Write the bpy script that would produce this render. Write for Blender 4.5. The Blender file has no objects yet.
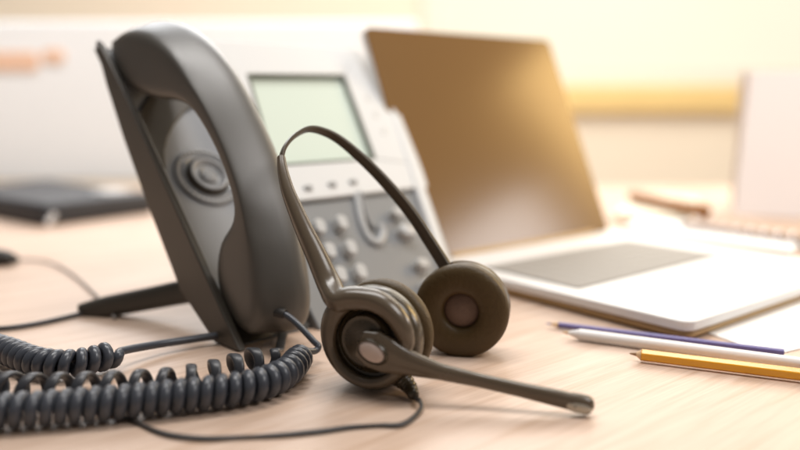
import bpy, bmesh, math, random
from mathutils import Vector as V, Matrix, noise
random.seed(7)
sc = bpy.context.scene
R = math.radians

# ------------------------------------------------------------------ camera
CAMZ = .165
PITCH = R(9)
F = 792.0
cam = bpy.data.cameras.new('camera')
cam.sensor_width = 36; cam.lens = 36 * F / 800
cam.clip_start = .01; cam.clip_end = 100
cam.dof.use_dof = True
cam.dof.focus_distance = .478
cam.dof.aperture_fstop = 2.2
co = bpy.data.objects.new('camera', cam)
co.location = (0, 0, CAMZ); co.rotation_euler = (math.pi / 2 - PITCH, 0, 0)
sc.collection.objects.link(co); sc.camera = co

# ------------------------------------------------------------------ light
w = bpy.data.worlds.new('World'); sc.world = w; w.use_nodes = True
bg = w.node_tree.nodes['Background']
bg.inputs[0].default_value = (1.0, .95, .89, 1); bg.inputs[1].default_value = .15

def area(name, loc, target, sx, sy, power, col):
    l = bpy.data.lights.new(name, 'AREA'); l.shape = 'RECTANGLE'; l.size = sx; l.size_y = sy
    l.energy = power; l.color = col
    o = bpy.data.objects.new(name, l); sc.collection.objects.link(o)
    o.location = loc
    o.rotation_euler = (V(target) - V(loc)).to_track_quat('-Z', 'Y').to_euler()
    return o
area('added_screen_reflection_light', (1.02, .765, .39), (.08, .78, .03), .30, .17, 1.7, (1, .95, .93))  # added lamp, mirrored as the whitish patch low on the laptop screen
area('added_screen_gradient_light', (1.15, 1.24, .56), (.16, .95, .12), .34, .5, 6, (1, .66, .26))  # added gold lamp out of view, gives the laptop screen its warm gradient
area('back_window_light', (.7, 2.95, 1.3), (0, .6, .05), 2.2, 1.1, 24, (1, .92, .80))
area('room_light', (-.40, 2.45, 1.42), (-.15, .6, .1), 1.7, 1.1, 33, (.93, .96, 1))
area('ceiling_light', (1.5, -.1, 2.0), (-.3, 1.4, .1), 1.0, 1.0, 29, (1, .97, .95))
area('added_partition_fill', (-.2, .85, 2.1), (-.4, 2.4, .2), 1.6, .7, 58, (1, .97, .94))  # added fill lamp to brighten the white partition and the wall
area('added_wall_fill', (1.3, 2.0, 1.9), (1.3, 3.2, -.1), 1.2, .5, 24, (1, .93, .80))  # added warm fill lamp aimed at the wall under the sill

sc.view_settings.view_transform = 'Standard'
sc.view_settings.look = 'None'
sc.view_settings.exposure = -0.02
sc.view_settings.gamma = 1
sc.cycles.use_denoising = True
sc.cycles.max_bounces = 8

# ------------------------------------------------------------------ helpers
SP, CP = math.sin(PITCH), math.cos(PITCH)
def ray(px, py):
    x = (px - 400) / F; y = (225 - py) / F
    return V((x, CP + SP * y, -SP + CP * y))
CAM = V((0, 0, CAMZ))
def desk(px, py, z=0.0):
    d = ray(px, py); return CAM + d * ((z - CAMZ) / d.z)
def atY(px, py, Y):
    d = ray(px, py); return CAM + d * (Y / d.y)
def onplane(px, py, P, n):
    d = ray(px, py); return CAM + d * ((P - CAM).dot(n) / d.dot(n))

def mat(name, col, rough=.5, spec=.5, metal=0, coat=0, bump=0, bscale=200, var=0, vscale=20, emis=None, es=0, sheen=0, rvar=0):
    m = bpy.data.materials.new(name); m.use_nodes = True
    nt = m.node_tree; p = nt.nodes['Principled BSDF']
    p.inputs['Base Color'].default_value = (*col, 1)
    p.inputs['Roughness'].default_value = rough
    p.inputs['Specular IOR Level'].default_value = spec
    p.inputs['Metallic'].default_value = metal
    p.inputs['Coat Weight'].default_value = coat
    p.inputs['Coat Roughness'].default_value = .12
    p.inputs['Sheen Weight'].default_value = sheen
    tc = nt.nodes.new('ShaderNodeTexCoord')
    if var:
        n = nt.nodes.new('ShaderNodeTexNoise'); n.inputs['Scale'].default_value = vscale; n.inputs['Detail'].default_value = 6
        nt.links.new(tc.outputs['Object'], n.inputs['Vector'])
        mx = nt.nodes.new('ShaderNodeMix'); mx.data_type = 'RGBA'
        mx.inputs[6].default_value = (*[c * (1 - var) for c in col], 1)
        mx.inputs[7].default_value = (*[min(1, c * (1 + var)) for c in col], 1)
        nt.links.new(n.outputs['Fac'], mx.inputs[0]); nt.links.new(mx.outputs[2], p.inputs['Base Color'])
        if rvar:
            mr = nt.nodes.new('ShaderNodeMapRange')
            mr.inputs['To Min'].default_value = rough - rvar; mr.inputs['To Max'].default_value = rough + rvar
            nt.links.new(n.outputs['Fac'], mr.inputs['Value']); nt.links.new(mr.outputs[0], p.inputs['Roughness'])
    if bump:
        n2 = nt.nodes.new('ShaderNodeTexNoise'); n2.inputs['Scale'].default_value = bscale; n2.inputs['Detail'].default_value = 4
        nt.links.new(tc.outputs['Object'], n2.inputs['Vector'])
        b = nt.nodes.new('ShaderNodeBump'); b.inputs['Strength'].default_value = bump; b.inputs['Distance'].default_value = .001
        nt.links.new(n2.outputs['Fac'], b.inputs['Height']); nt.links.new(b.outputs[0], p.inputs['Normal'])
    if emis:
        p.inputs['Emission Color'].default_value = (*emis, 1); p.inputs['Emission Strength'].default_value = es
    return m

def obj(name, bm, m, parent=None, bevel=0, sub=0, smooth=True, sharp=40, seg=3):
    bmesh.ops.recalc_face_normals(bm, faces=bm.faces)
    me = bpy.data.meshes.new(name); bm.to_mesh(me); bm.free()
    if smooth:
        for p in me.polygons: p.use_smooth = True
        if not sub: me.set_sharp_from_angle(angle=R(sharp))
    me.materials.append(m)
    o = bpy.data.objects.new(name, me); sc.collection.objects.link(o)
    if parent:
        o.parent = parent
        # parents are unrotated empties or meshes: geometry is written in the root's frame
    if bevel:
        b = o.modifiers.new('bevel', 'BEVEL'); b.width = bevel; b.segments = seg; b.limit_method = 'ANGLE'; b.angle_limit = R(35)
        b.harden_normals = False
    if sub:
        s = o.modifiers.new('sub', 'SUBSURF'); s.levels = sub; s.render_levels = sub
    return o
def tag(o, label, cat, group=None, kind=None):
    if label: o['label'] = label
    if cat: o['category'] = cat
    if group: o['group'] = group
    if kind: o['kind'] = kind
    return o
def thing(name, loc, label, cat, group=None):
    o = bpy.data.objects.new(name, None); sc.collection.objects.link(o); o.location = loc
    o.empty_display_size = .02
    return tag(o, label, cat, group)
def struct(o): o['kind'] = 'structure'; return o

def prism(bm, poly, n0, n1, fr):
    """closed prism of polygon poly [(a,b)] between offsets n0,n1; fr(a,b,n)->Vector"""
    def g(x, i): return x[i] if isinstance(x, (list, tuple)) else x
    a = [bm.verts.new(fr(p[0], p[1], g(n0, i))) for i, p in enumerate(poly)]
    b = [bm.verts.new(fr(p[0], p[1], g(n1, i))) for i, p in enumerate(poly)]
    n = len(poly)
    bm.faces.new(a); bm.faces.new(b[::-1])
    for i in range(n): bm.faces.new((a[i], b[i], b[(i + 1) % n], a[(i + 1) % n]))
    return bm
def rrect(cx, cy, sx, sy, r, k=5, rot=0):
    pts = []
    for (qx, qy, a0) in ((1, 1, 0), (-1, 1, 90), (-1, -1, 180), (1, -1, 270)):
        for i in range(k + 1):
            a = R(a0 + 90 * i / k)
            x = qx * (sx / 2 - r) + r * math.cos(a); y = qy * (sy / 2 - r) + r * math.sin(a)
            pts.append((cx + x * math.cos(rot) - y * math.sin(rot), cy + x * math.sin(rot) + y * math.cos(rot)))
    return pts
def frame_ring(bm, outer, inner, n0, n1, fr):
    k = len(outer)
    o0 = [bm.verts.new(fr(*p, n0)) for p in outer]; o1 = [bm.verts.new(fr(*p, n1)) for p in outer]
    i0 = [bm.verts.new(fr(*p, n0)) for p in inner]; i1 = [bm.verts.new(fr(*p, n1)) for p in inner]
    for i in range(k):
        j = (i + 1) % k
        bm.faces.new((o0[i], o0[j], o1[j], o1[i])); bm.faces.new((i0[i], i1[i], i1[j], i0[j]))
        bm.faces.new((o1[i], o1[j], i1[j], i1[i])); bm.faces.new((o0[i], i0[i], i0[j], o0[j]))
    return bm
def catmull(P, n):
    P = [V(p) for p in P]; Q = [P[0] * 2 - P[1]] + P + [P[-1] * 2 - P[-2]]
    out = []
    for i in range(1, len(Q) - 2):
        p0, p1, p2, p3 = Q[i - 1:i + 3]
        for k in range(n):
            t = k / n
            out.append(.5 * ((2 * p1) + (p2 - p0) * t + (2 * p0 - 5 * p1 + 4 * p2 - p3) * t * t + (3 * p1 - p0 - 3 * p2 + p3) * t ** 3))
    out.append(P[-1]); return out
def lerp_list(L, n):
    """resample list of values to n entries"""
    out = []
    for i in range(n):
        x = i / (n - 1) * (len(L) - 1); k = min(int(x), len(L) - 2); f = x - k
        out.append(L[k] * (1 - f) + L[k + 1] * f)
    return out
def tube(bm, pts, ra, seg=12, up=None, rb=None, cap=True, power=2):
    """swept tube; ra radius along 'up' direction, rb across (lists or numbers); up fixed reference vector or None"""
    n = len(pts); pts = [V(p) for p in pts]
    ra = lerp_list(ra, n) if isinstance(ra, (list, tuple)) else [ra] * n
    rb = ra if rb is None else (lerp_list(rb, n) if isinstance(rb, (list, tuple)) else [rb] * n)
    rings = []; prev = None
    for i in range(n):
        t = (pts[min(i + 1, n - 1)] - pts[max(i - 1, 0)]).normalized()
        if up is not None: ref = V(up)
        elif prev is not None: ref = prev
        else: ref = V((0, 0, 1)) if abs(t.z) < .9 else V((1, 0, 0))
        e1 = (ref - t * ref.dot(t)).normalized(); e2 = t.cross(e1); prev = e1
        ring = []
        for k in range(seg):
            a = 2 * math.pi * k / seg; c, s = math.cos(a), math.sin(a)
            c = math.copysign(abs(c) ** (2 / power), c); s = math.copysign(abs(s) ** (2 / power), s)
            ring.append(bm.verts.new(pts[i] + e1 * (ra[i] * c) + e2 * (rb[i] * s)))
        rings.append(ring)
    for a, b in zip(rings, rings[1:]):
        for k in range(seg): bm.faces.new((a[k], a[(k + 1) % seg], b[(k + 1) % seg], b[k]))
    if cap:
        for rg, t in ((rings[0], pts[0] - pts[1]), (rings[-1], pts[-1] - pts[-2])):
            c = sum((v.co for v in rg), V()) / seg
            r = min(ra[0] if rg is rings[0] else ra[-1], rb[0] if rg is rings[0] else rb[-1])
            cv = bm.verts.new(c + t.normalized() * r * .45)
            for k in range(seg): bm.faces.new((rg[k], rg[(k + 1) % seg], cv))
    return bm
def lathe(bm, prof, C, axis, seg=48, ref=V((0, 0, 1)), sx=1, sy=1):
    """prof [(r, h)] along axis from C"""
    axis = V(axis).normalized(); e1 = (ref - axis * ref.dot(axis)).normalized(); e2 = axis.cross(e1)
    rings = []
    for r, h in prof:
        if r < 1e-7: rings.append([bm.verts.new(C + axis * h)])
        else: rings.append([bm.verts.new(C + axis * h + e1 * (r * sx * math.cos(2 * math.pi * k / seg)) + e2 * (r * sy * math.sin(2 * math.pi * k / seg))) for k in range(seg)])
    for a, b in zip(rings, rings[1:]):
        for k in range(seg):
            j = (k + 1) % seg
            if len(a) == 1 and len(b) == 1: continue
            if len(a) == 1: bm.faces.new((a[0], b[k], b[j]))
            elif len(b) == 1: bm.faces.new((a[k], a[j], b[0]))
            else: bm.faces.new((a[k], a[j], b[j], b[k]))
    return bm
def box(bm, fr, a0, a1, b0, b1, c0, c1):
    return prism(bm, [(a0, b0), (a1, b0), (a1, b1), (a0, b1)], c0, c1, fr)
XYZ = lambda a, b, n: V((a, b, n))

# ------------------------------------------------------------------ materials
M = {}
M['shell'] = mat('phone_shell_plastic', (.060, .051, .040), .42, .5, bump=.12, bscale=1400, var=.08, vscale=30)
M['handset'] = mat('handset_plastic', (.066, .060, .051), .40, .8, bump=.08, bscale=1400, var=.05, vscale=30, rvar=.05)
M['silver'] = mat('silver_plastic', (.50, .51, .52), .34, .5, metal=.15, bump=.05, bscale=1500, var=.04, vscale=25)
M['cradle'] = mat('cradle_grey_plastic', (.28, .285, .295), .36, .5, bump=.05, bscale=1500, var=.05, vscale=25)
M['spk'] = mat('speaker_grey_plastic', (.25, .253, .258), .32, .5)
M['bezel'] = mat('bezel_plastic', (.60, .605, .605), .4, .5, bump=.05, bscale=1500)
M['keypad'] = mat('keypad_plastic', (.19, .195, .20), .45, .5, bump=.08, bscale=1500, var=.04)
M['key'] = mat('key_plastic', (.46, .46, .455), .28, .6)
M['hook'] = mat('hook_trim_plastic', (.34, .345, .35), .35, .5)
M['mark'] = mat('printed_mark', (.25, .25, .25), .6)
M['lcd'] = mat('display_glass', (.52, .58, .51), .15, .5, emis=(.8, .9, .78), es=.12)
M['lcdframe'] = mat('display_frame', (.22, .23, .2), .5)
M['black'] = mat('black_rubber', (.035, .032, .03), .5, .4)
M['stand'] = mat('stand_plastic', (.042, .036, .028), .45, .5, bump=.1, bscale=900)
M['cord'] = mat('cord_vinyl', (.048, .053, .066), .32, .55, bump=.05, bscale=700, var=.12, vscale=60)
M['cord2'] = mat('coil_vinyl', (.035, .036, .042), .38, .5, var=.1, vscale=60)
M['thin'] = mat('thin_cable_vinyl', (.045, .04, .038), .4, .5)
M['arm'] = mat('headset_plastic', (.098, .074, .049), .25, .6, bump=.03, bscale=1500, var=.06, vscale=50, rvar=.06)
M['cup'] = mat('ear_cup_plastic', (.046, .034, .018), .28, .55, var=.08, vscale=60, rvar=.06)
M['pad'] = mat('cushion_leatherette', (.068, .041, .012), .5, .4, bump=.4, bscale=380, var=.1, vscale=90)
M['strap'] = mat('headband_strap', (.052, .036, .018), .32, .5)
M['cloth'] = mat('speaker_cloth', (.17, .11, .085), .4, .3, bump=.6, bscale=1500, var=.15, vscale=300)
M['inset'] = mat('pivot_inset', (.52, .43, .39), .35, .5)
M['mic'] = mat('microphone_metal', (.48, .45, .38), .3, .5, metal=.5)
M['alu'] = mat('laptop_aluminium', (.74, .73, .72), .4, .5, metal=.1)
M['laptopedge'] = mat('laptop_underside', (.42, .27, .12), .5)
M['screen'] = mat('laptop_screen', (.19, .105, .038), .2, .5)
M['kb'] = mat('keyboard_well', (.27, .25, .225), .6)
M['kbk'] = mat('keyboard_key', (.28, .26, .235), .6)
M['paper'] = mat('white_paper', (.88, .87, .85), .8, .2, var=.02, vscale=8)
M['wallp'] = mat('cream_wall_paint', (.94, .81, .65), .8, .2, var=.03, vscale=2)
M['partition'] = mat('white_partition', (.89, .92, .94), .7, .3, var=.02, vscale=4)
M['orange'] = mat('orange_band', (.86, .58, .42), .7)
M['sill'] = mat('window_sill_wood', (.88, .62, .26), .5, var=.1, vscale=6)
M['pane'] = mat('window_pane', (.32, .29, .23), .3, emis=(1, .90, .73), es=.76)
M['winframe'] = mat('window_frame_paint', (.88, .82, .7), .5)
M['slate'] = mat('dark_slate_cover', (.04, .042, .048), .5, .3, var=.1, vscale=30)
M['gloss'] = mat('reflection_and_latch_gloss', (.75, .75, .76), .2)  # pale grey of the painted reflection on the tablet case, shared with its latch
M['purple'] = mat('purple_lacquer', (.13, .105, .30), .35, .5)
M['whitepen'] = mat('white_lacquer', (.82, .80, .78), .3, .5)
M['yellow'] = mat('yellow_lacquer', (.90, .42, .015), .3, .5, coat=.3)
M['tipwood'] = mat('sharpened_wood', (.72, .50, .30), .7)
M['graphite'] = mat('graphite', (.05, .05, .055), .4)
M['lead'] = mat('brown_pencil_core', (.30, .17, .08), .5)
M['brown'] = mat('brown_pen_body', (.30, .125, .03), .4)
M['wire'] = mat('binding_wire', (.75, .68, .66), .3, metal=.6)

# desk wood
def wood():
    m = bpy.data.materials.new('desk_wood'); m.use_nodes = True; nt = m.node_tree; p = nt.nodes['Principled BSDF']
    L = nt.links.new
    tc = nt.nodes.new('ShaderNodeTexCoord'); mp = nt.nodes.new('ShaderNodeMapping')
    mp.vector_type = 'TEXTURE'; mp.inputs['Rotation'].default_value = (0, 0, R(40)); mp.inputs['Scale'].default_value = (1 / 2.0, 1 / 30, 1)
    L(tc.outputs['Object'], mp.inputs['Vector'])
    n = nt.nodes.new('ShaderNodeTexNoise'); n.inputs['Scale'].default_value = 3; n.inputs['Detail'].default_value = 8; n.inputs['Distortion'].default_value = .9
    L(mp.outputs[0], n.inputs['Vector'])
    mp2 = nt.nodes.new('ShaderNodeMapping'); mp2.vector_type = 'TEXTURE'; mp2.inputs['Rotation'].default_value = (0, 0, R(40)); mp2.inputs['Scale'].default_value = (1 / 12, 1 / 380, 1)
    L(tc.outputs['Object'], mp2.inputs['Vector'])
    n2 = nt.nodes.new('ShaderNodeTexNoise'); n2.inputs['Scale'].default_value = 2; n2.inputs['Detail'].default_value = 5
    L(mp2.outputs[0], n2.inputs['Vector'])
    cr = nt.nodes.new('ShaderNodeValToRGB'); e = cr.color_ramp.elements
    e[0].position = .30; e[0].color = (.50, .345, .245, 1); e[1].position = .72; e[1].color = (.645, .495, .395, 1)
    mid = cr.color_ramp.elements.new(.5); mid.color = (.585, .435, .34, 1)
    L(n.outputs['Fac'], cr.inputs[0])
    mx = nt.nodes.new('ShaderNodeMix'); mx.data_type = 'RGBA'; mx.blend_type = 'MULTIPLY'; mx.inputs[0].default_value = 1
    cr2 = nt.nodes.new('ShaderNodeValToRGB'); e = cr2.color_ramp.elements
    e[0].position = .3; e[0].color = (.84, .825, .81, 1); e[1].position = .6; e[1].color = (1, 1, 1, 1)
    L(n2.outputs['Fac'], cr2.inputs[0]); L(cr.outputs[0], mx.inputs[6]); L(cr2.outputs[0], mx.inputs[7])
    L(mx.outputs[2], p.inputs['Base Color'])
    mr = nt.nodes.new('ShaderNodeMapRange'); mr.inputs['To Min'].default_value = .34; mr.inputs['To Max'].default_value = .5
    L(n.outputs['Fac'], mr.inputs['Value']); L(mr.outputs[0], p.inputs['Roughness'])
    b = nt.nodes.new('ShaderNodeBump'); b.inputs['Strength'].default_value = .12; b.inputs['Distance'].default_value = .0006
    L(n2.outputs['Fac'], b.inputs['Height']); L(b.outputs[0], p.inputs['Normal'])
    p.inputs['Specular IOR Level'].default_value = .5
    return m
M['wood'] = wood()

# ------------------------------------------------------------------ setting
bm = bmesh.new(); box(bm, XYZ, -1.9, 1.9, -.35, 1.52, -.035, 0)
struct(obj('desk', bm, M['wood'], bevel=.004))
bm = bmesh.new(); box(bm, XYZ, -4, 4, 3.2, 3.3, -1.0, 2.2)
struct(obj('wall', bm, M['wallp']))
bm = bmesh.new(); box(bm, XYZ, -4, 4, -1.5, 3.2, -1.05, -1.0)
struct(obj('floor', bm, mat('floor_covering', (.6, .52, .44), .7)))

# window set against the wall
win = thing('window', (1.45, 3.2, .2), 'bright cream window above an orange wooden sill behind the laptop', 'window')
fw = lambda a, b, n: V((a, n, b))
x0, x1 = -1.36, 1.6
bm = bmesh.new(); frame_ring(bm, [(x0, .02), (x1, .02), (x1, 1.5), (x0, 1.5)], [(x0 + .06, .08), (x1 - .06, .08), (x1 - .06, 1.44), (x0 + .06, 1.44)], -.018, -.002, fw)
obj('frame', bm, M['winframe'], win)
bm = bmesh.new(); box(bm, fw, x0 + .06, x1 - .06, .08, 1.44, -.012, -.006); obj('pane', bm, M['pane'], win)
bm = bmesh.new(); box(bm, fw, x0 - .04, x1 + .04, -.085, .018, -.046, -.002); obj('sill', bm, M['sill'], win, bevel=.01)

# white partition at the back of the desk, left
pt = thing('desk_partition', (-.9, 1.6, 0), 'white blurred screen panel with faint orange band behind the phone', 'partition')
bm = bmesh.new(); box(bm, fw, -1.1, .935, .001, .318, 0, .03); obj('panel', bm, M['partition'], pt, bevel=.006)
for a_, b_, w_, h_ in ((.135, .240, .10, .036), (.215, .250, .045, .026)):
    obj('printed_band', prism(bmesh.new(), rrect(a_, b_, w_, h_, .012), -.004, .0005, fw), M['orange'], pt)

# ------------------------------------------------------------------ desk phone
A = V((-.1055, .5024, .001))
U = V((1, 1, 0)).normalized(); Wd = V((1, -1, 0)).normalized()
B = V((-.2319, .6288, .2091))
T = (B - V((-.1055, .5024, 0))).normalized(); N = U.cross(T)
fp = lambda u, v, n: U * u + T * v + N * n
ph = thing('desk_phone', A, 'large silver office desk phone with dark cradle rim and pale display', 'telephone')
fpa = lambda u, v, n: A + fp(u, v, n)
def uvp(px, py, off=0):
    p = onplane(px, py, A + N * off, N) - A
    return (p.dot(U), p.dot(T))
# body wedge (dark): back offset grows toward the foot
outl = [(.0, .002), (0, .14), (0, .279), (.10, .2835), (.270, .2835), (.281, .272), (.279, .205), (.262, .12), (.238, .03), (.232, .003)]
def backn(v): return -.012 - (.28 - v) / .28 * .018
body_n0 = [backn(v) for u, v in outl]; 
bm = bmesh.new(); prism(bm, outl, body_n0, -.013, fp)
# keep the foot of the wedge above the desk
for v in bm.verts:
    if v.co.z < .0005 - 0: v.co.z = .0005
obj('body', bm, M['shell'], ph, bevel=.002)
# dark rim wall on the left of the cradle
rim = [(-.0005, .000), (-.0005, .07), (-.0005, .14), (-.0005, .20), (-.0005, .245), (-.0005, .2795), (.0018, .2805), (.0050, .276), (.0056, .20), (.0056, .06), (.0056, .000)]
bm = bmesh.new()
prism(bm, rim, [-.040, -.0372, -.0325, -.0260, -.0180, -.0085, -.0085, -.014, -.022, -.034, -.038], [0, 0, 0, 0, -.001, -.0035, -.004, -.004, -.0005, 0, 0], fp)
for v in bm.verts:
    if v.co.z < -.0005: v.co.z = -.0005
obj('cradle_rim', bm, M['shell'], ph, bevel=.0018, seg=4)
# cradle floor
bm = bmesh.new(); prism(bm, [(.0058, .0015), (.0677, .0015), (.0677, .279), (.0058, .275)], -.0128, -.010, fp)
obj('cradle_floor', bm, M['cradle'], ph, bevel=.001)
hq = [uvp(*p, -.007) for p in ((152, 92), (205, 88), (196, 104), (186, 110), (176, 122), (169, 136), (165.5, 150), (166, 168), (158, 158), (139, 112))]
obj('cradle_hook', prism(bmesh.new(), hq, -.0102, -.0075, fp), M['shell'], ph, bevel=.001)
# faceplate right of the groove
bm = bmesh.new(); prism(bm, [(.0695, .001), (.231, .001), (.2365, .03), (.2445, .06), (.2565, .1085), (.0695, .1085)], -.0128, -.002, fp)
obj('keypad_plate', bm, M['keypad'], ph, bevel=.0015)
bz_out = [(.0695, .1100), (.2570, .1100), (.2640, .135), (.2780, .205), (.2795, .270), (.2690, .2820), (.0695, .2820)]
# bezel built as four bars around the display so that the glass sits in a real recess
TL, TR, BR, BL = (.1195, .2440), (.2325, .2460), (.2120, .1450), (.0990, .1450)
bm = bmesh.new()
prism(bm, [(.0695, .1100), (.2570, .1100), (.2640, .1350), BR, BL, (.0695, .1350)], -.0128, .0012, fp)
obj('lower_bezel', bm, M['bezel'], ph, bevel=.0012)
bm = bmesh.new()
prism(bm, [BR, (.2640, .1350), (.2780, .205), (.2795, .270), (.2690, .2820), TR], -.0128, .0012, fp)
o_rb = obj('right_bezel', bm, M['bezel'], ph, bevel=.0012); o_rb.name = 'side_bezel'
bm = bmesh.new()
prism(bm, [TR, (.2690, .2820), (.0695, .2820), (.0695, .1350), BL, TL], -.0128, .0012, fp)
obj('upper_bezel', bm, M['bezel'], ph, bevel=.0012)
def inset(q, d):
    c = (sum(p[0] for p in q) / 4, sum(p[1] for p in q) / 4)
    return [(p[0] + (c[0] - p[0]) * d, p[1] + (c[1] - p[1]) * d) for p in q]
Q = [TL, TR, BR, BL]
dsp = obj('display', prism(bmesh.new(), inset(Q, .012), -.0126, -.0048, fp), M['lcdframe'], ph)
obj('display_glass', prism(bmesh.new(), inset(Q, .05), -.0047, -.0035, fp), M['lcd'], dsp)
# raised frame lip of the display on the upper and right side
bm = bmesh.new()
frame_ring(bm, inset(Q, .001), inset(Q, .035), -.004, .0016, fp)
obj('display_trim', bm, mat('display_trim_plastic', (.13, .14, .11), .4), dsp)
# side button strip on the right, standing proud
q = [uvp(*p, .004) for p in ((391, 104), (396, 107), (424, 178), (447, 245), (461, 283), (452, 283), (437, 243), (414, 178))]
bm = bmesh.new(); prism(bm, q, -.010, .0026, fp)
obj('side_strip', bm, M['bezel'], ph, bevel=.002)
# keys
def key(px, py, sx, sy, name='key', m='key', n1=.0065, rot=-.25, n0=-.002):
    u, v = uvp(px, py, n1)
    bm = bmesh.new()
    base = rrect(u, v, sx, sy, min(sx, sy) * .47, 6, rot); top = rrect(u, v, sx * .86, sy * .86, min(sx, sy) * .40, 6, rot)
    a = [bm.verts.new(fp(*p, n0 - .001)) for p in base]; b = [bm.verts.new(fp(*p, n1 - .0016)) for p in base]; c = [bm.verts.new(fp(*p, n1)) for p in top]
    n = len(a)
    for A1, B1 in ((a, b), (b, c)):
        for i in range(n): bm.faces.new((A1[i], B1[i], B1[(i + 1) % n], A1[(i + 1) % n]))
    bm.faces.new(c); bm.faces.new(a[::-1])
    return obj(name, bm, M[m], ph, sharp=55)
for px, py in ((321, 225), (343, 221), (331, 249), (352, 246), (342, 273), (362, 270), (352, 296), (372, 293)):
    key(px, py, .0100, .0145)
for px, py, sx, sy in ((399, 211, .012, .009), (409, 229, .017, .012), (424, 262, .013, .009), (431, 283, .014, .010)):
    key(px, py, sx, sy)
for px, py in ((309, 187), (333, 183.5), (354, 181)):
    key(px, py, .0088, .0044, 'soft_key', 'mark', .0030, 0, .0012)
for px, py in ((368, 98), (376, 114), (384, 131)):
    u, v = uvp(px, py, .0012)
    bm = bmesh.new(); prism(bm, rrect(u, v, .0085, .005, .002, 4, .9), .0010, .0018, fp)
    obj('bezel_mark', bm, mat('pale_print', (.55, .55, .54), .5), ph)
# hook shaped trim between keypad and side keys
hp = [uvp(*p, .004) for p in ((359, 190), (362, 205), (366, 222), (373, 236), (382, 239), (386, 231), (383, 222))]
bm = bmesh.new(); tube(bm, catmull([fp(u, v, -.0005) for u, v in hp], 6), .0024, 10, up=N, rb=.0034); obj('hook_trim', bm, M['hook'], ph)
hp = [uvp(*p, .004) for p in ((362, 190), (366, 205), (371, 219), (377, 228))]
bm = bmesh.new(); tube(bm, catmull([fp(u, v, .0004) for u, v in hp], 6), .0022, 8, up=N, rb=.0014); obj('hook_slot', bm, M['mark'], ph)
# groove between cradle and face
bm = bmesh.new(); box(bm, fp, .0677, .0695, .0015, .279, -.0128, -.0122); obj('groove', bm, M['black'], ph)
# speaker rosette in the cradle
su, sv = uvp(207, 178, -.010)
Cs = fp(su, sv, -.0098)
sp = obj('speaker', lathe(bmesh.new(), [(.0, .0), (.0262, 0), (.0262, .0012), (.0248, .0022), (.0232, .0014), (.0214, .0014), (.0200, .0024), (.0186, .0014), (.0172, .0010), (.0160, .0010), (.0155, .0052), (.0140, .0062), (.0122, .0052), (.0106, .0028), (.0088, .0034), (.0078, .0026), (.0064, .0050), (.0052, .0044), (.0040, .0056), (.0026, .0050), (.0, .0058)], Cs, N, 64), M['spk'], ph, sharp=70)
bm = bmesh.new()
for i in range(38):
    a = 2 * math.pi * i / 38
    c = Cs + U * (.0240 * math.cos(a)) + T * (.0240 * math.sin(a)) + N * .0019
    lathe(bm, [(0, .0019), (.0010, .0014), (.0015, 0)], c, N, 8)
obj('speaker_beading', bm, M['key'], sp)
bm = bmesh.new(); lathe(bm, [(.0150, .0012), (.0172, .0012), (.0172, .0026), (.0153, .0058)], Cs, N, 64); obj('speaker_ring', bm, M['shell'], sp)
# foot stand: dark arm running from the back of the body down to the desk behind
ft = desk(82, 315)
bm = bmesh.new()
pts = [V(A) + fp(.012, .060, -.028), atY(190, 291, .572) , atY(150, 298.5, .586), atY(108, 306.5, .594), atY(83, 312.5, .597)]
pts = [p - A for p in pts]
tube(bm, catmull(pts, 8), [.0092, .0092, .0088, .0084, .0074], 14, up=V((0, 0, 1)), rb=[.007, .007, .007, .007, .006], power=3)
obj('foot_stand', bm, M['stand'], ph)
bm = bmesh.new()
b0 = desk(84, 319) - A
lathe(bm, [(0, 0), (.0052, 0), (.0056, .002), (.0052, .007), (0, .008)], V((b0.x, b0.y, -.0008)), V((0, 0, 1)), 20)
obj('stand_foot', bm, M['black'], ph)
bm = bmesh.new()
for p in (fp(.215, .105, -.024),):
    q = p + (ft - A - fp(.012, .105, -.024)); q.z = .004
    tube(bm, catmull([p, (p + q) / 2 + V((0, 0, .006)), q], 8), [.0085, .0075, .0045], 14, up=V((0, 0, 1)), rb=.006, power=3)
obj('foot_stand', bm, M['stand'], ph)

# ------------------------------------------------------------------ handset
hs = thing('handset', A + fp(.03, .02, -.006), 'dark grey curved telephone handset resting in the phone cradle', 'handset')
H0 = fp(.03, .02, -.006)
ST = [((.2815, -.003), (.2770, -.0085), .0135), ((.2795, .008), (.264, -.0095), .0195), ((.272, .0245), (.243, -.0085), .0215), ((.257, .042), (.219, .004), .0218),
      ((.234, .0585), (.197, .022), .0214), ((.204, .0700), (.178, .042), .0208), ((.165, .0755), (.157, .0545), .0200), ((.122, .0745), (.119, .0580), .0195),
      ((.084, .0685), (.089, .0530), .0198), ((.054, .0605), (.0758, .0420), .0206), ((.031, .0515), (.0732, .0190), .0214), ((.013, .0415), (.0630, .0030), .0222),
      ((.002, .0300), (.0470, -.0060), .0220), ((.000, .0160), (.0280, -.0070), .0205), ((.006, .0050), (.0150, -.0040), .0150)]
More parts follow.
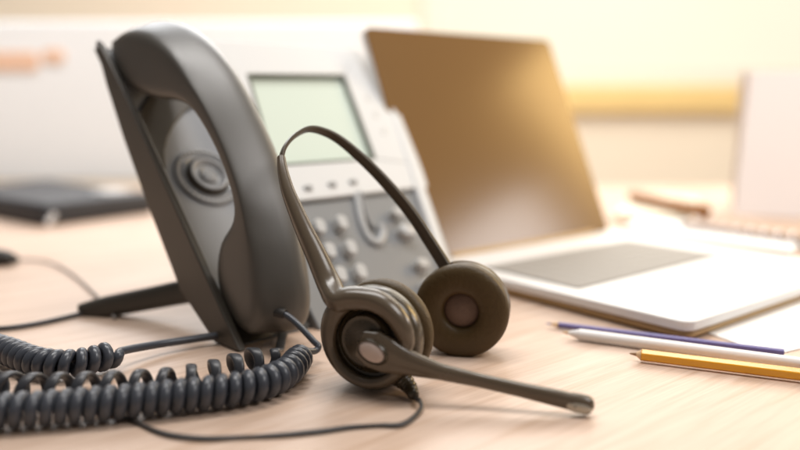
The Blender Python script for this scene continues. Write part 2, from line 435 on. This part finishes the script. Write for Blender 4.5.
# smooth resample
def resample(ST, n):
    o = catmull([V((*a[0], 0)) for a in ST], n); i = catmull([V((*a[1], 0)) for a in ST], n); h = catmull([V((a[2], 0, 0)) for a in ST], n)
    return [((p.x, p.y), (q.x, q.y), r.x) for p, q, r in zip(o, i, h)]
bm = bmesh.new(); rings = []
UC = .0275
SEG = 40
for (ov, on), (iv, inn), hw in resample(ST, 4):
    cv, cn = (ov + iv) / 2, (on + inn) / 2; dv, dn = (ov - iv) / 2, (on - inn) / 2
    ring = []
    for kk in range(SEG):
        a = 2 * math.pi * kk / SEG
        c, s = math.cos(a), math.sin(a)
        pw = 6.0 if s < 0 else 2.6
        c2 = math.copysign(abs(c) ** (2 / pw), c)
        pw2 = 7.0 if s < 0 else 2.8
        s2 = math.copysign(abs(s) ** (2 / pw2), s)
        dl = math.hypot(dv, dn); lean = .0062 * (s2 if s2 < 0 else s2 * .45) * max(0, c2) * min(1.5, dl / .009)
        ring.append(bm.verts.new(fp(UC + hw * s2, cv + dv * c2 + dv / dl * lean, cn + dn * c2 + dn / dl * lean) - H0))
    rings.append(ring)
for a, b in zip(rings, rings[1:]):
    for kk in range(SEG): bm.faces.new((a[kk], a[(kk + 1) % SEG], b[(kk + 1) % SEG], b[kk]))
bm.faces.new(rings[0]); bm.faces.new(rings[-1][::-1])
obj('shell', bm, M['handset'], hs, sharp=60)
# cord socket at the bottom
sock = onplane(286, 314, A + fp(0, .004, .034), (N * .6 - T * .8).normalized())
sdir = (N * .62 - T * .62 + U * .35).normalized()
bm = bmesh.new(); lathe(bm, [(0, -.008), (.0033, -.008), (.0033, -.0012), (.0026, -.0004), (.0022, -.0012), (0, -.0012)], sock - A - H0, sdir, 24)
obj('cord_socket', bm, M['black'], hs)

# ------------------------------------------------------------------ handset cord (front tight coil, loops round outside the frame, second tight coil, lead to the phone)
def helix(path, rad, pitch, phase=0, spt=16, flat=1.0):
    """path: dense list; returns points of a helix wound on it"""
    L = [0]
    for a, b in zip(path, path[1:]): L.append(L[-1] + (b - a).length)
    tot = L[-1]; nst = int(tot / pitch * spt); out = []; j = 0
    for i in range(nst + 1):
        s = tot * i / nst
        while j < len(L) - 2 and L[j + 1] < s: j += 1
        f = (s - L[j]) / max(1e-9, L[j + 1] - L[j]); p = path[j].lerp(path[j + 1], f)
        t = (path[min(j + 2, len(path) - 1)] - path[max(j - 1, 0)]).normalized()
        e2 = V((0, 0, 1)); e1 = t.cross(e2).normalized(); e2 = e1.cross(t)
        r = rad(s / tot) if callable(rad) else rad
        wob = 1 + .05 * noise.noise(V((s * 60, phase, 0)))
        a = 2 * math.pi * s / pitch + phase + .5 * noise.noise(V((s * 35, 3.1 + phase, 0)))
        out.append(p + e1 * (r * wob * math.cos(a)) + e2 * (r * wob * math.sin(a)))
    return out
WR = .0033
cr = .0063
zc = cr + WR + .0006
def dz(px, py, z=zc): return desk(px, py, z)
front = [dz(300, 357), dz(288, 371), dz(266, 382), dz(235, 389), (dz(195, 394)), dz(150, 399), dz(100, 404), dz(50, 408), dz(5, 411), dz(-40, 412), dz(-90, 408)]
front = catmull(front, 12)
hf = helix(front, lambda f: cr * (.84 + .16 * min(1, f * 6)), .0071, phase=1.2)
le = atY(314, 341.5, .486)
lead = [sock - sdir * .006, sock.lerp(le, .08), sock.lerp(le, .5) + V((0, 0, .0008)), le, atY(318.5, 346, .484), atY(315, 351, .481), hf[0].lerp(atY(308, 353, .479), .5)]
tail0 = hf[-1]
back = catmull([dz(-60, 330), dz(-25, 340), dz(5, 350), dz(35, 361), dz(65, 364), dz(92, 360), dz(113, 354)], 12)
hb = helix(back, lambda f: cr * .90, .0072, phase=.4)
loop = [tail0, tail0 + V((-.03, .0, 0)), V((-.36, .43, .012)), V((-.37, .50, .012)), hb[0] + V((-.03, .01, 0)), hb[0]]
endl = [hb[-1], desk(124, 350.5, .010), desk(160, 344, .007), desk(200, 338, .006), desk(232, 332, .006), A + fp(.05, .03, -.036)]
endl[-1].z = .007
allp = catmull(lead, 8)[:-1] + hf + catmull(loop, 8)[1:-1] + hb + catmull(endl, 8)[1:]
nl = len(catmull(lead, 8)) - 1; ne = len(catmull(endl, 8))
rads = [.0021] * (nl - 6) + [.0021 + (WR - .0021) * k / 12 for k in range(12)] 
rads += [WR] * (len(allp) - len(rads) - ne) + [WR - (WR - .0026) * min(1, k / 8) for k in range(ne)]
bm = bmesh.new(); tube(bm, allp, rads, 12)
tag(obj('coiled_cord', bm, M['cord'], None, sharp=180), 'blue grey coiled telephone cord running from the handset across the desk', 'cord')

# stretched darker coil behind it
r2 = .0076
z2 = r2 + .0025
st = catmull([desk(268, 357, z2), desk(250, 364, z2), desk(222, 373, z2), desk(180, 382, z2), desk(130, 386, z2), desk(85, 388, z2), desk(40, 389, z2), desk(5, 387, z2), desk(-50, 380, z2)], 12)
h2 = helix(st, r2, .0140, phase=2.2, spt=22)
bm = bmesh.new(); h2 = [A + fp(.05, .004, -.020), h2[0].lerp(A + fp(.05, .004, -.020), .4)] + h2
h2[0].z = h2[1].z = .004
tube(bm, h2, .0031, 12, up=V((1, -.12, 0)), rb=.0015, power=2.6)
tag(obj('coiled_cord', bm, M['cord2'], None, sharp=180), 'dark loosely stretched cord coil lying just behind the tight front coil', 'cord')

# ------------------------------------------------------------------ headset
ax = V((.42, .90, 0)).normalized()
eh = V((.90, -.42, 0)).normalized()
UPZ = V((0, 0, 1))
HM = V((.015, .467, 0))
hd = thing('headset', HM, 'brown call centre headset with boom microphone standing on the wooden desk', 'headset')
mid = V((.015, .467, .03)); apex = V((-.05, .5297, .144)); Lb = (apex - mid).normalized(); NB = U.cross(Lb).normalized()
CL = V((-.0100, .4475, .0314)); CRr = V((.0395, .497, .0300))
axr = V((.22, .975, 0)).normalized()
def bp(px, py): return onplane(px, py, mid, NB) - HM
# strap (thin band) and the left plastic arm
strap_px = [(284, 172), (281.5, 160), (285, 147), (296, 135), (312, 129), (335, 137), (360, 157), (385, 182), (410, 212), (430, 242), (445, 266), (452, 280)]
bm = bmesh.new(); tube(bm, catmull([bp(*p) for p in strap_px], 8), [.0026, .0026, .0026, .0028, .0034, .0040, .0044, .0046, .0048, .0048], 14, up=NB, rb=[.0013, .0013, .0014, .0014, .0016, .002, .0023, .0024, .0024, .0022], power=3)
obj('headband', bm, M['strap'], hd)
arm_px = [(281.2, 158), (283, 172), (288, 191), (295.5, 210), (305, 232), (316, 255), (327, 273)]
armp = [bp(*p) for p in arm_px]
SH = CL - ax * .0196 - HM          # ring plane centre
def cupP(r, ang, off=0): a = R(ang); return SH + eh * (r * math.cos(a)) + UPZ * (r * math.sin(a)) - ax * off
armc = catmull(armp[:-1] + [armp[-1].lerp(cupP(.030, 136, .003), .35), cupP(.0285, 127, .0035), cupP(.0258, 112, .003)] + [cupP(.0246, a, o) for a, o in ((95, .0022), (78, .0020), (60, .0018), (44, .0016), (30, .0013), (16, .0008), (4, .0002), (-8, -.0008))], 6)
bm = bmesh.new()
tube(bm, armc, [.0032, .0038, .0046, .0054, .0060, .0062, .0064, .0064, .0064, .0062, .0060, .0058, .0056, .0054, .0050, .0042, .0026], 20, rb=[.0026, .0033, .0040, .0046, .0052, .0060, .0068, .0070, .0068, .0064, .0062, .0060, .0058, .0054, .0048, .0038, .0024], up=None, power=2.4)
obj('band_arm', bm, M['arm'], hd)
# left ear cup
ec = obj('ear_cup', lathe(bmesh.new(), [(0, -.004), (.026, -.004), (.0288, -.0055), (.0296, -.008), (.0294, -.013), (.0284, -.0165), (.0255, -.0188), (.0225, -.0196), (.0215, -.0172), (.0200, -.0168), (.0192, -.0186), (.0178, -.0194), (.0164, -.0178), (.0150, -.0190), (0, -.0190)], CL - HM, ax, 72), M['cup'], hd, sharp=50)
def cushion(C, axx, name='ear_cushion'):
    prof = []
    # torus-like cushion, inner hole radius .0115
    R0, rr = .0212, .0098
    for i in range(25):
        a = 2 * math.pi * i / 24
        c, s = math.cos(a), math.sin(a)
        c2 = math.copysign(abs(c) ** .8, c); s2 = math.copysign(abs(s) ** .75, s)
        prof.append((R0 + rr * c2, .0062 * s2 + .0015))
    return obj(name, lathe(bmesh.new(), prof, C, axx, 72), M['pad'], ecs[name2], sharp=80)
ecs = {'l': ec}; name2 = 'l'
cushion(CL - HM, ax)
# yoke ring with a thick upper C
bm = bmesh.new()
ringp = [cupP(.0246, a, .0012) for a in range(0, 361, 6)]
tube(bm, ringp, .0036, 14, up=ax, rb=[.0034 + .0024 * max(0, math.cos(R(a - 140))) ** 2 for a in range(0, 361, 6)], cap=False)
obj('yoke_ring', bm, M['arm'], hd)
bm = bmesh.new(); lathe(bm, [(.0, .0), (.0158, 0), (.0158, -.003), (.0146, -.0046), (.0132, -.0040), (.0120, -.0046), (.0, -.0046)], SH - ax * -.0012, ax, 56)
obj('pivot_disc', bm, M['cup'], hd, sharp=50)
# boom
bY0 = (SH + HM - ax * .0105).y
bc = atY(373, 349, bY0) - HM
def bo(px, py, Y): return atY(px, py, Y) - HM
bpts = [bo(360, 343, bY0 + .002), bc, bo(388, 355.5, bY0 - .002), bo(408, 362.5, bY0 - .004), bo(440, 371.5, bY0 - .007), bo(480, 380.5, .4095), bo(520, 389.5, .4045), bo(555, 397.5, .4005), bo(582, 404, .3985)]
bm = bmesh.new()
tube(bm, catmull(bpts, 8), [.0078, .0112, .0104, .0074, .0046, .0038, .0040, .0046, .0047], 20, up=V((0, 0, 1)), rb=[.0026, .0042, .0048, .0045, .0036, .0032, .0034, .0038, .0038], power=2.3)
boom = obj('boom', bm, M['arm'], hd)
# oval inset on the pivot
bd = (bpts[2] - bpts[1]).normalized()
c = bo(375, 350, bY0) - ax * .0042
e1 = (bd - ax * bd.dot(ax)).normalized(); e2 = ax.cross(e1)
bm = bmesh.new()
lathe(bm, [(.0, -.0016), (.0042, -.0014), (.0060, -.0006), (.0066, .0006), (.0066, .002)], c, ax, 40, ref=e1, sx=1.28, sy=.86)
obj('inset', bm, M['inset'], boom)
bm = bmesh.new(); lathe(bm, [(.0070, .001), (.0066, -.0006), (.0072, -.0008), (.0080, .0006), (.0080, .002)], c, ax, 40, ref=e1, sx=1.24, sy=.86)
obj('inset_rim', bm, M['cup'], boom)
# microphone
m0, m1 = bo(570, 401, .3992), bo(593, 406.5, .3975); md = (m1 - m0).normalized()
bm = bmesh.new()
tube(bm, [m0, m0.lerp(m1, .35), m0.lerp(m1, .7), m0.lerp(m1, .9), m1], [.0049, .0053, .0053, .0046, .0028], 20, up=V((0, 0, 1)), rb=[.0040, .0044, .0044, .0038, .0022])
mic = obj('microphone', bm, M['arm'], boom)
fn = (-ax * .8 + V((.1, -.3, .1))).normalized()
cm = bo(578, 405, .3988) + fn * .0030
e1 = (md - fn * md.dot(fn)).normalized()
bm = bmesh.new(); lathe(bm, [(0, .0019), (.002, .0018), (.0032, .0012), (.0036, 0), (.0036, -.002)], cm, fn, 32, ref=e1, sx=2.0, sy=.9)
obj('microphone_grille', bm, M['mic'], mic)
bm = bmesh.new(); lathe(bm, [(0, .0023), (.0005, .0021), (.0006, .0012)], cm - e1 * .0015, fn, 16); obj('microphone_port', bm, M['black'], mic)
# right ear cup
name2 = 'r'
ecs['r'] = obj('ear_cup', lathe(bmesh.new(), [(0, .0030), (.0135, .0030), (.026, .004), (.0302, .007), (.0306, .014), (.029, .020), (.024, .0235), (0, .025)], CRr - HM, axr, 72), M['cup'], hd, sharp=50)
cushion(CRr - HM, axr)
bm = bmesh.new(); lathe(bm, [(.0, -.0012), (.004, -.0010), (.009, .0006), (.0118, .0022), (.0125, .0034)], CRr - HM, axr, 48)
obj('speaker_cloth', bm, M['cloth'], ecs['r'])
# yoke of right cup, behind it
bm = bmesh.new()
yr = [bp(446, 268), bp(452, 280), CRr - HM + axr * .0262 + V((0, 0, .012)), CRr - HM + axr * .0262]
tube(bm, catmull(yr, 8), [.0075, .0075, .007, .006], 12, up=NB, rb=[.003, .0035, .004, .004])
obj('yoke', bm, M['arm'], hd)
# cable with ridged strain relief
rp = [bo(392, 370, .4350), bo(402, 379, .4300), bo(409.5, 387, .4255), desk(414, 396, .0034) - HM]
bm = bmesh.new(); rpp = catmull(rp, 10)
tube(bm, rpp, [(.0074 - .0044 * (i / 30) ** .8) * (1.04 if i % 4 < 2 else .95) for i in range(31)], 16)
obj('strain_relief', bm, M['cup'], hd, sharp=180)
def dk(px, py, z=.0013): return desk(px, py, z) - HM
cp = [rp[2].lerp(rp[3], .6), rp[3] + (rp[3] - rp[2]) * .25, dk(420, 402, .004), dk(421, 408, .002), dk(413, 417), dk(400, 424), dk(380, 425), dk(350, 427.5), dk(320, 432), dk(280, 435.5), dk(240, 437), dk(200, 437.5), dk(165, 433), dk(140, 424), dk(120, 416), dk(100, 412)]
bm = bmesh.new(); tube(bm, catmull(cp, 10), .0010, 8)
cp2 = [p + V((.0004, .0021 * math.sin(i * .9 + .6), .0001)) for i, p in enumerate(cp)]
tube(bm, catmull(cp2, 10), .00085, 8)
obj('cable', bm, M['thin'], hd, sharp=180)

# ------------------------------------------------------------------ laptop
yaw = 0.6869
ls = V((-math.sin(yaw), math.cos(yaw), 0)); lu = V((math.cos(yaw), math.sin(yaw), 0))
LF = V((.1978, .5234, 0))
lt = thing('laptop', LF + ls * .27 + lu * .14, 'open silver laptop with brown screen turned to the right', 'laptop')
LO = LF - (LF + ls * .27 + lu * .14)
fl = lambda u, s, z: LO + lu * u + ls * s + V((0, 0, z))
LWd = .286; LD = .274
base = obj('base', prism(bmesh.new(), rrect(LWd / 2, LD / 2, LWd, LD, .010), .0070, .0145, fl), M['alu'], lt, bevel=.0012)
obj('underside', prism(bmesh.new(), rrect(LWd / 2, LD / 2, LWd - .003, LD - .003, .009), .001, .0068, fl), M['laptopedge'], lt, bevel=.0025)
obj('keyboard', prism(bmesh.new(), rrect(.130, .163, .222, .108, .004), .0146, .0150, fl), M['kb'], base)
bm = bmesh.new()
for r in range(6):
    for k in range(13):
        u0 = .022 + k * .0166; s0 = .1115 + r * .0174
        box(bm, fl, u0, u0 + .0160, s0, s0 + .0168, .0151, .0156)
kk = obj('keys', bm, M['kbk'], base); 
obj('touchpad', prism(bmesh.new(), rrect(.14, .055, .10, .07, .004), .0146, .0150, fl), mat('touchpad_glass', (.80, .79, .78), .3), base)
tilt = .4195; lup = ls * math.sin(tilt) + V((0, 0, 1)) * math.cos(tilt); lno = lup.cross(lu).normalized()
if lno.dot(ls) > 0: lno = -lno
fs = lambda u, h, n: fl(0, LD - .004, .016) + lu * u + lup * h + lno * n
lid = obj('lid', prism(bmesh.new(), rrect(.1385, .1195, .281, .243, .008), -.006, 0, fs), M['alu'], lt, bevel=.001)
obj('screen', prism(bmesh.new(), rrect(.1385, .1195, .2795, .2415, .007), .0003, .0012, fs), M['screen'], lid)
bm = bmesh.new(); tube(bm, [fl(.03, LD - .003, .0145), fl(.25, LD - .003, .0145)], .0045, 12); obj('hinge', bm, M['laptopedge'], lt)

# ------------------------------------------------------------------ papers, pens
def sheet(name, pts, z, m, label, cat, th=.0012, group=None):
    c = sum((V((p.x, p.y, 0)) for p in pts), V()) / len(pts)
    bm = bmesh.new(); prism(bm, [(p.x - c.x, p.y - c.y) for p in pts], 0, th, XYZ)
    o = obj(name, bm, m); o.location = (c.x, c.y, z); return tag(o, label, cat, group)
sheet('paper_sheet', [desk(700, 331), desk(772, 356), desk(880, 330), desk(880, 262), ], .0003, M['paper'], 'white paper sheet beside the laptop under the pens', 'paper', .0005)
sheet('paper_sheet', [desk(625, 232), desk(790, 256), desk(812, 240), desk(690, 216), desk(640, 221)], .0003, M['paper'], 'white papers lying behind the laptop keyboard', 'paper', .006)

def pencil(name, p0, p1, r, body, tip, lead, label, tiplen=.018, cat='pencil', cap=None):
    z = r + .0004
    a = V((p0.x, p0.y, z)); b = V((p1.x, p1.y, z)); d = (b - a).normalized(); L = (b - a).length
    o = thing(name, (a.x, a.y, 0), label, cat)
    off = V((0, 0, z))
    seg = 6 if cat == 'pencil' else 20
    obj('barrel', lathe(bmesh.new(), [(0, tiplen), (r, tiplen), (r, L - .012), (r * .98, L), (0, L)], off, d, seg), body, o, bevel=.0005)
    obj('tip', lathe(bmesh.new(), [(r * .93, tiplen), (r * .32, .0045)], off, d, 16), tip, o)
    obj('point', lathe(bmesh.new(), [(r * .32, .0045), (r * .12, .0005), (0, 0)], off, d, 16), lead, o)
    if cap: obj('end_cap', lathe(bmesh.new(), [(0, L), (r * 1.08, L), (r * 1.08, L + .018), (r * .8, L + .020), (0, L + .020)], off, d, 20), cap, o)
    return o
pencil('pencil', desk(629, 360), desk(806, 382.5), .0040, M['yellow'], M['tipwood'], M['lead'], 'yellow pencil with sharpened wooden tip, nearest of the three', tiplen=.0075, cap=M['graphite'])
pencil('pen', desk(562, 338), desk(830, 374.5), .0039, M['whitepen'], M['whitepen'], M['tipwood'], 'thick white pen lying between the yellow pencil and purple one', cat='pen', tiplen=.012)
pencil('pencil', desk(545, 327), desk(784, 356.5), .0024, M['purple'], M['tipwood'], M['purple'], 'thin purple pencil lying along the white pen by the laptop', tiplen=.010)

# brown pen behind, on a cream note block
nb_ = sheet('note_block', [desk(612, 222), desk(690, 226), desk(700, 205), desk(640, 200)], .0003, mat('cream_paper', (.85, .78, .62), .8), 'blurred cream note block behind the laptop under brown pen', 'note block', .012)
a = desk(632, 198, .0195); b = desk(706, 214, .0195); d = (b - a).normalized(); L = (b - a).length
o = thing('marker_pen', (a.x, a.y, .0125), 'blurred brown marker pen lying on the cream note block', 'pen')
off = V((0, 0, .0098))
obj('barrel', lathe(bmesh.new(), [(0, 0), (.008, 0), (.0090, .004), (.0090, L * .6), (0, L * .6)], off, d, 20), M['brown'], o)
obj('cap', lathe(bmesh.new(), [(0, L * .6), (.0098, L * .6), (.0098, L - .004), (.008, L), (0, L)], off, d, 20), M['brown'], o)

# standing white calendar on the right with a wire-bound pad in front of it
cl0 = desk(733, 216); 
cal = thing('desk_calendar', (cl0.x, cl0.y, 0), 'white blank desk calendar standing upright at the right edge', 'calendar')
cu = V((.93, -.36, 0)).normalized(); cw = V((.36, .93, 0)).normalized()
fc = lambda u, h, n: cu * u + (V((0, 0, 1)) * .955 + cw * .295) * h + cw * n
obj('page', prism(bmesh.new(), [(0, .001), (.34, .001), (.34, .215), (.012, .215)], 0, .006, fc), mat('calendar_card', (.80, .73, .69), .8), cal, bevel=.001)
fb = lambda u, h, n: cu * u + (V((0, 0, 1)) * .955 - cw * .295) * h + cw * (n + .127)
obj('back_board', prism(bmesh.new(), [(0, .001), (.34, .001), (.34, .215), (0, .215)], 0, .004, fb), mat('calendar_board', (.86, .80, .76), .8), cal)

n0 = desk(676, 233); n1 = desk(860, 258)
nbk = thing('spiral_notebook', (n0.x, n0.y, 0), 'blurred wire bound notebook lying before the standing calendar', 'notebook')
nd = (n1 - n0).normalized(); nw = V((-nd.y, nd.x, 0)); NL = (n1 - n0).length
fn_ = lambda u, s, z: nd * u + nw * s + V((0, 0, z))
obj('cover', prism(bmesh.new(), [(0, .004), (NL, .004), (NL, .13), (0, .13)], .0102, .0125, fn_), mat('notebook_cover', (.38, .27, .20), .7), nbk)
obj('pages', prism(bmesh.new(), [(.003, .008), (NL - .003, .008), (NL - .003, .127), (.003, .127)], .001, .0100, fn_), M['paper'], nbk)
bm = bmesh.new()
for i in range(int(NL / .016)):
    c = fn_(.012 + i * .016, .004, .009)
    tube(bm, [c + nw * (.0078 * math.cos(t)) + V((0, 0, .0078 * math.sin(t))) for t in [2 * math.pi * q / 16 for q in range(17)]], .0022, 8, cap=False)
obj('binding', bm, M['wire'], nbk)

# ------------------------------------------------------------------ dark tablet case on the left and its cables
t0 = desk(46, 227); e_r = (desk(160, 212) - t0); ed = e_r.normalized(); en = V((-ed.y, ed.x, 0))
tb = thing('tablet_case', (t0.x, t0.y, 0), 'closed dark slate tablet case lying on the desk far left', 'case')
ft_ = lambda u, s, z: ed * u + en * s + V((0, 0, z))
cs_ = obj('cover', prism(bmesh.new(), rrect(.085, .15, .175, .30, .012), .001, .030, ft_), M['slate'], tb, bevel=.006)
obj('painted_reflection', prism(bmesh.new(), rrect(.135, .055, .045, .055, .01), .0302, .0322, ft_), M['gloss'], cs_)  # pale plate painting a bright reflection onto the dark cover
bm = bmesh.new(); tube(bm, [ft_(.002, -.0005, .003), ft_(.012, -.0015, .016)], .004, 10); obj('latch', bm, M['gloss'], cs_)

pl = thing('cable_plug', (desk(4, 262).x, desk(4, 262).y, 0), 'black cable plug with a thin grey wire at the left edge', 'plug')
PO = pl.location.copy()
bm = bmesh.new()
q = [desk(-25, 256, .008), desk(-5, 257, .008), desk(8, 258, .0075), desk(18, 260, .004)]
tube(bm, catmull([p - PO for p in q], 6), [.008, .0085, .0075, .003], 16, up=V((0, 0, 1)), rb=[.010, .010, .008, .003]); obj('plug', bm, M['black'], pl)
q = [desk(16, 259.5, .004), desk(35, 260, .003), desk(55, 264, .002), desk(75, 276, .002), desk(92, 291, .002), desk(103, 303, .002), desk(115, 318, .002)]
bm = bmesh.new(); tube(bm, catmull([p - PO for p in q], 8), .0012, 8); obj('wire', bm, mat('grey_wire', (.32, .29, .27), .5), pl)

q = [desk(-60, 331, .0022), desk(0, 328.5, .0022), desk(40, 323, .0022), desk(80, 314, .0022), desk(130, 303, .0022), desk(200, 297, .0022)]
bm = bmesh.new(); tube(bm, catmull(q, 8), .0019, 8)
tag(obj('network_cable', bm, M['thin'], None, sharp=180), 'thin black cable running left from the phone stand foot', 'cable')
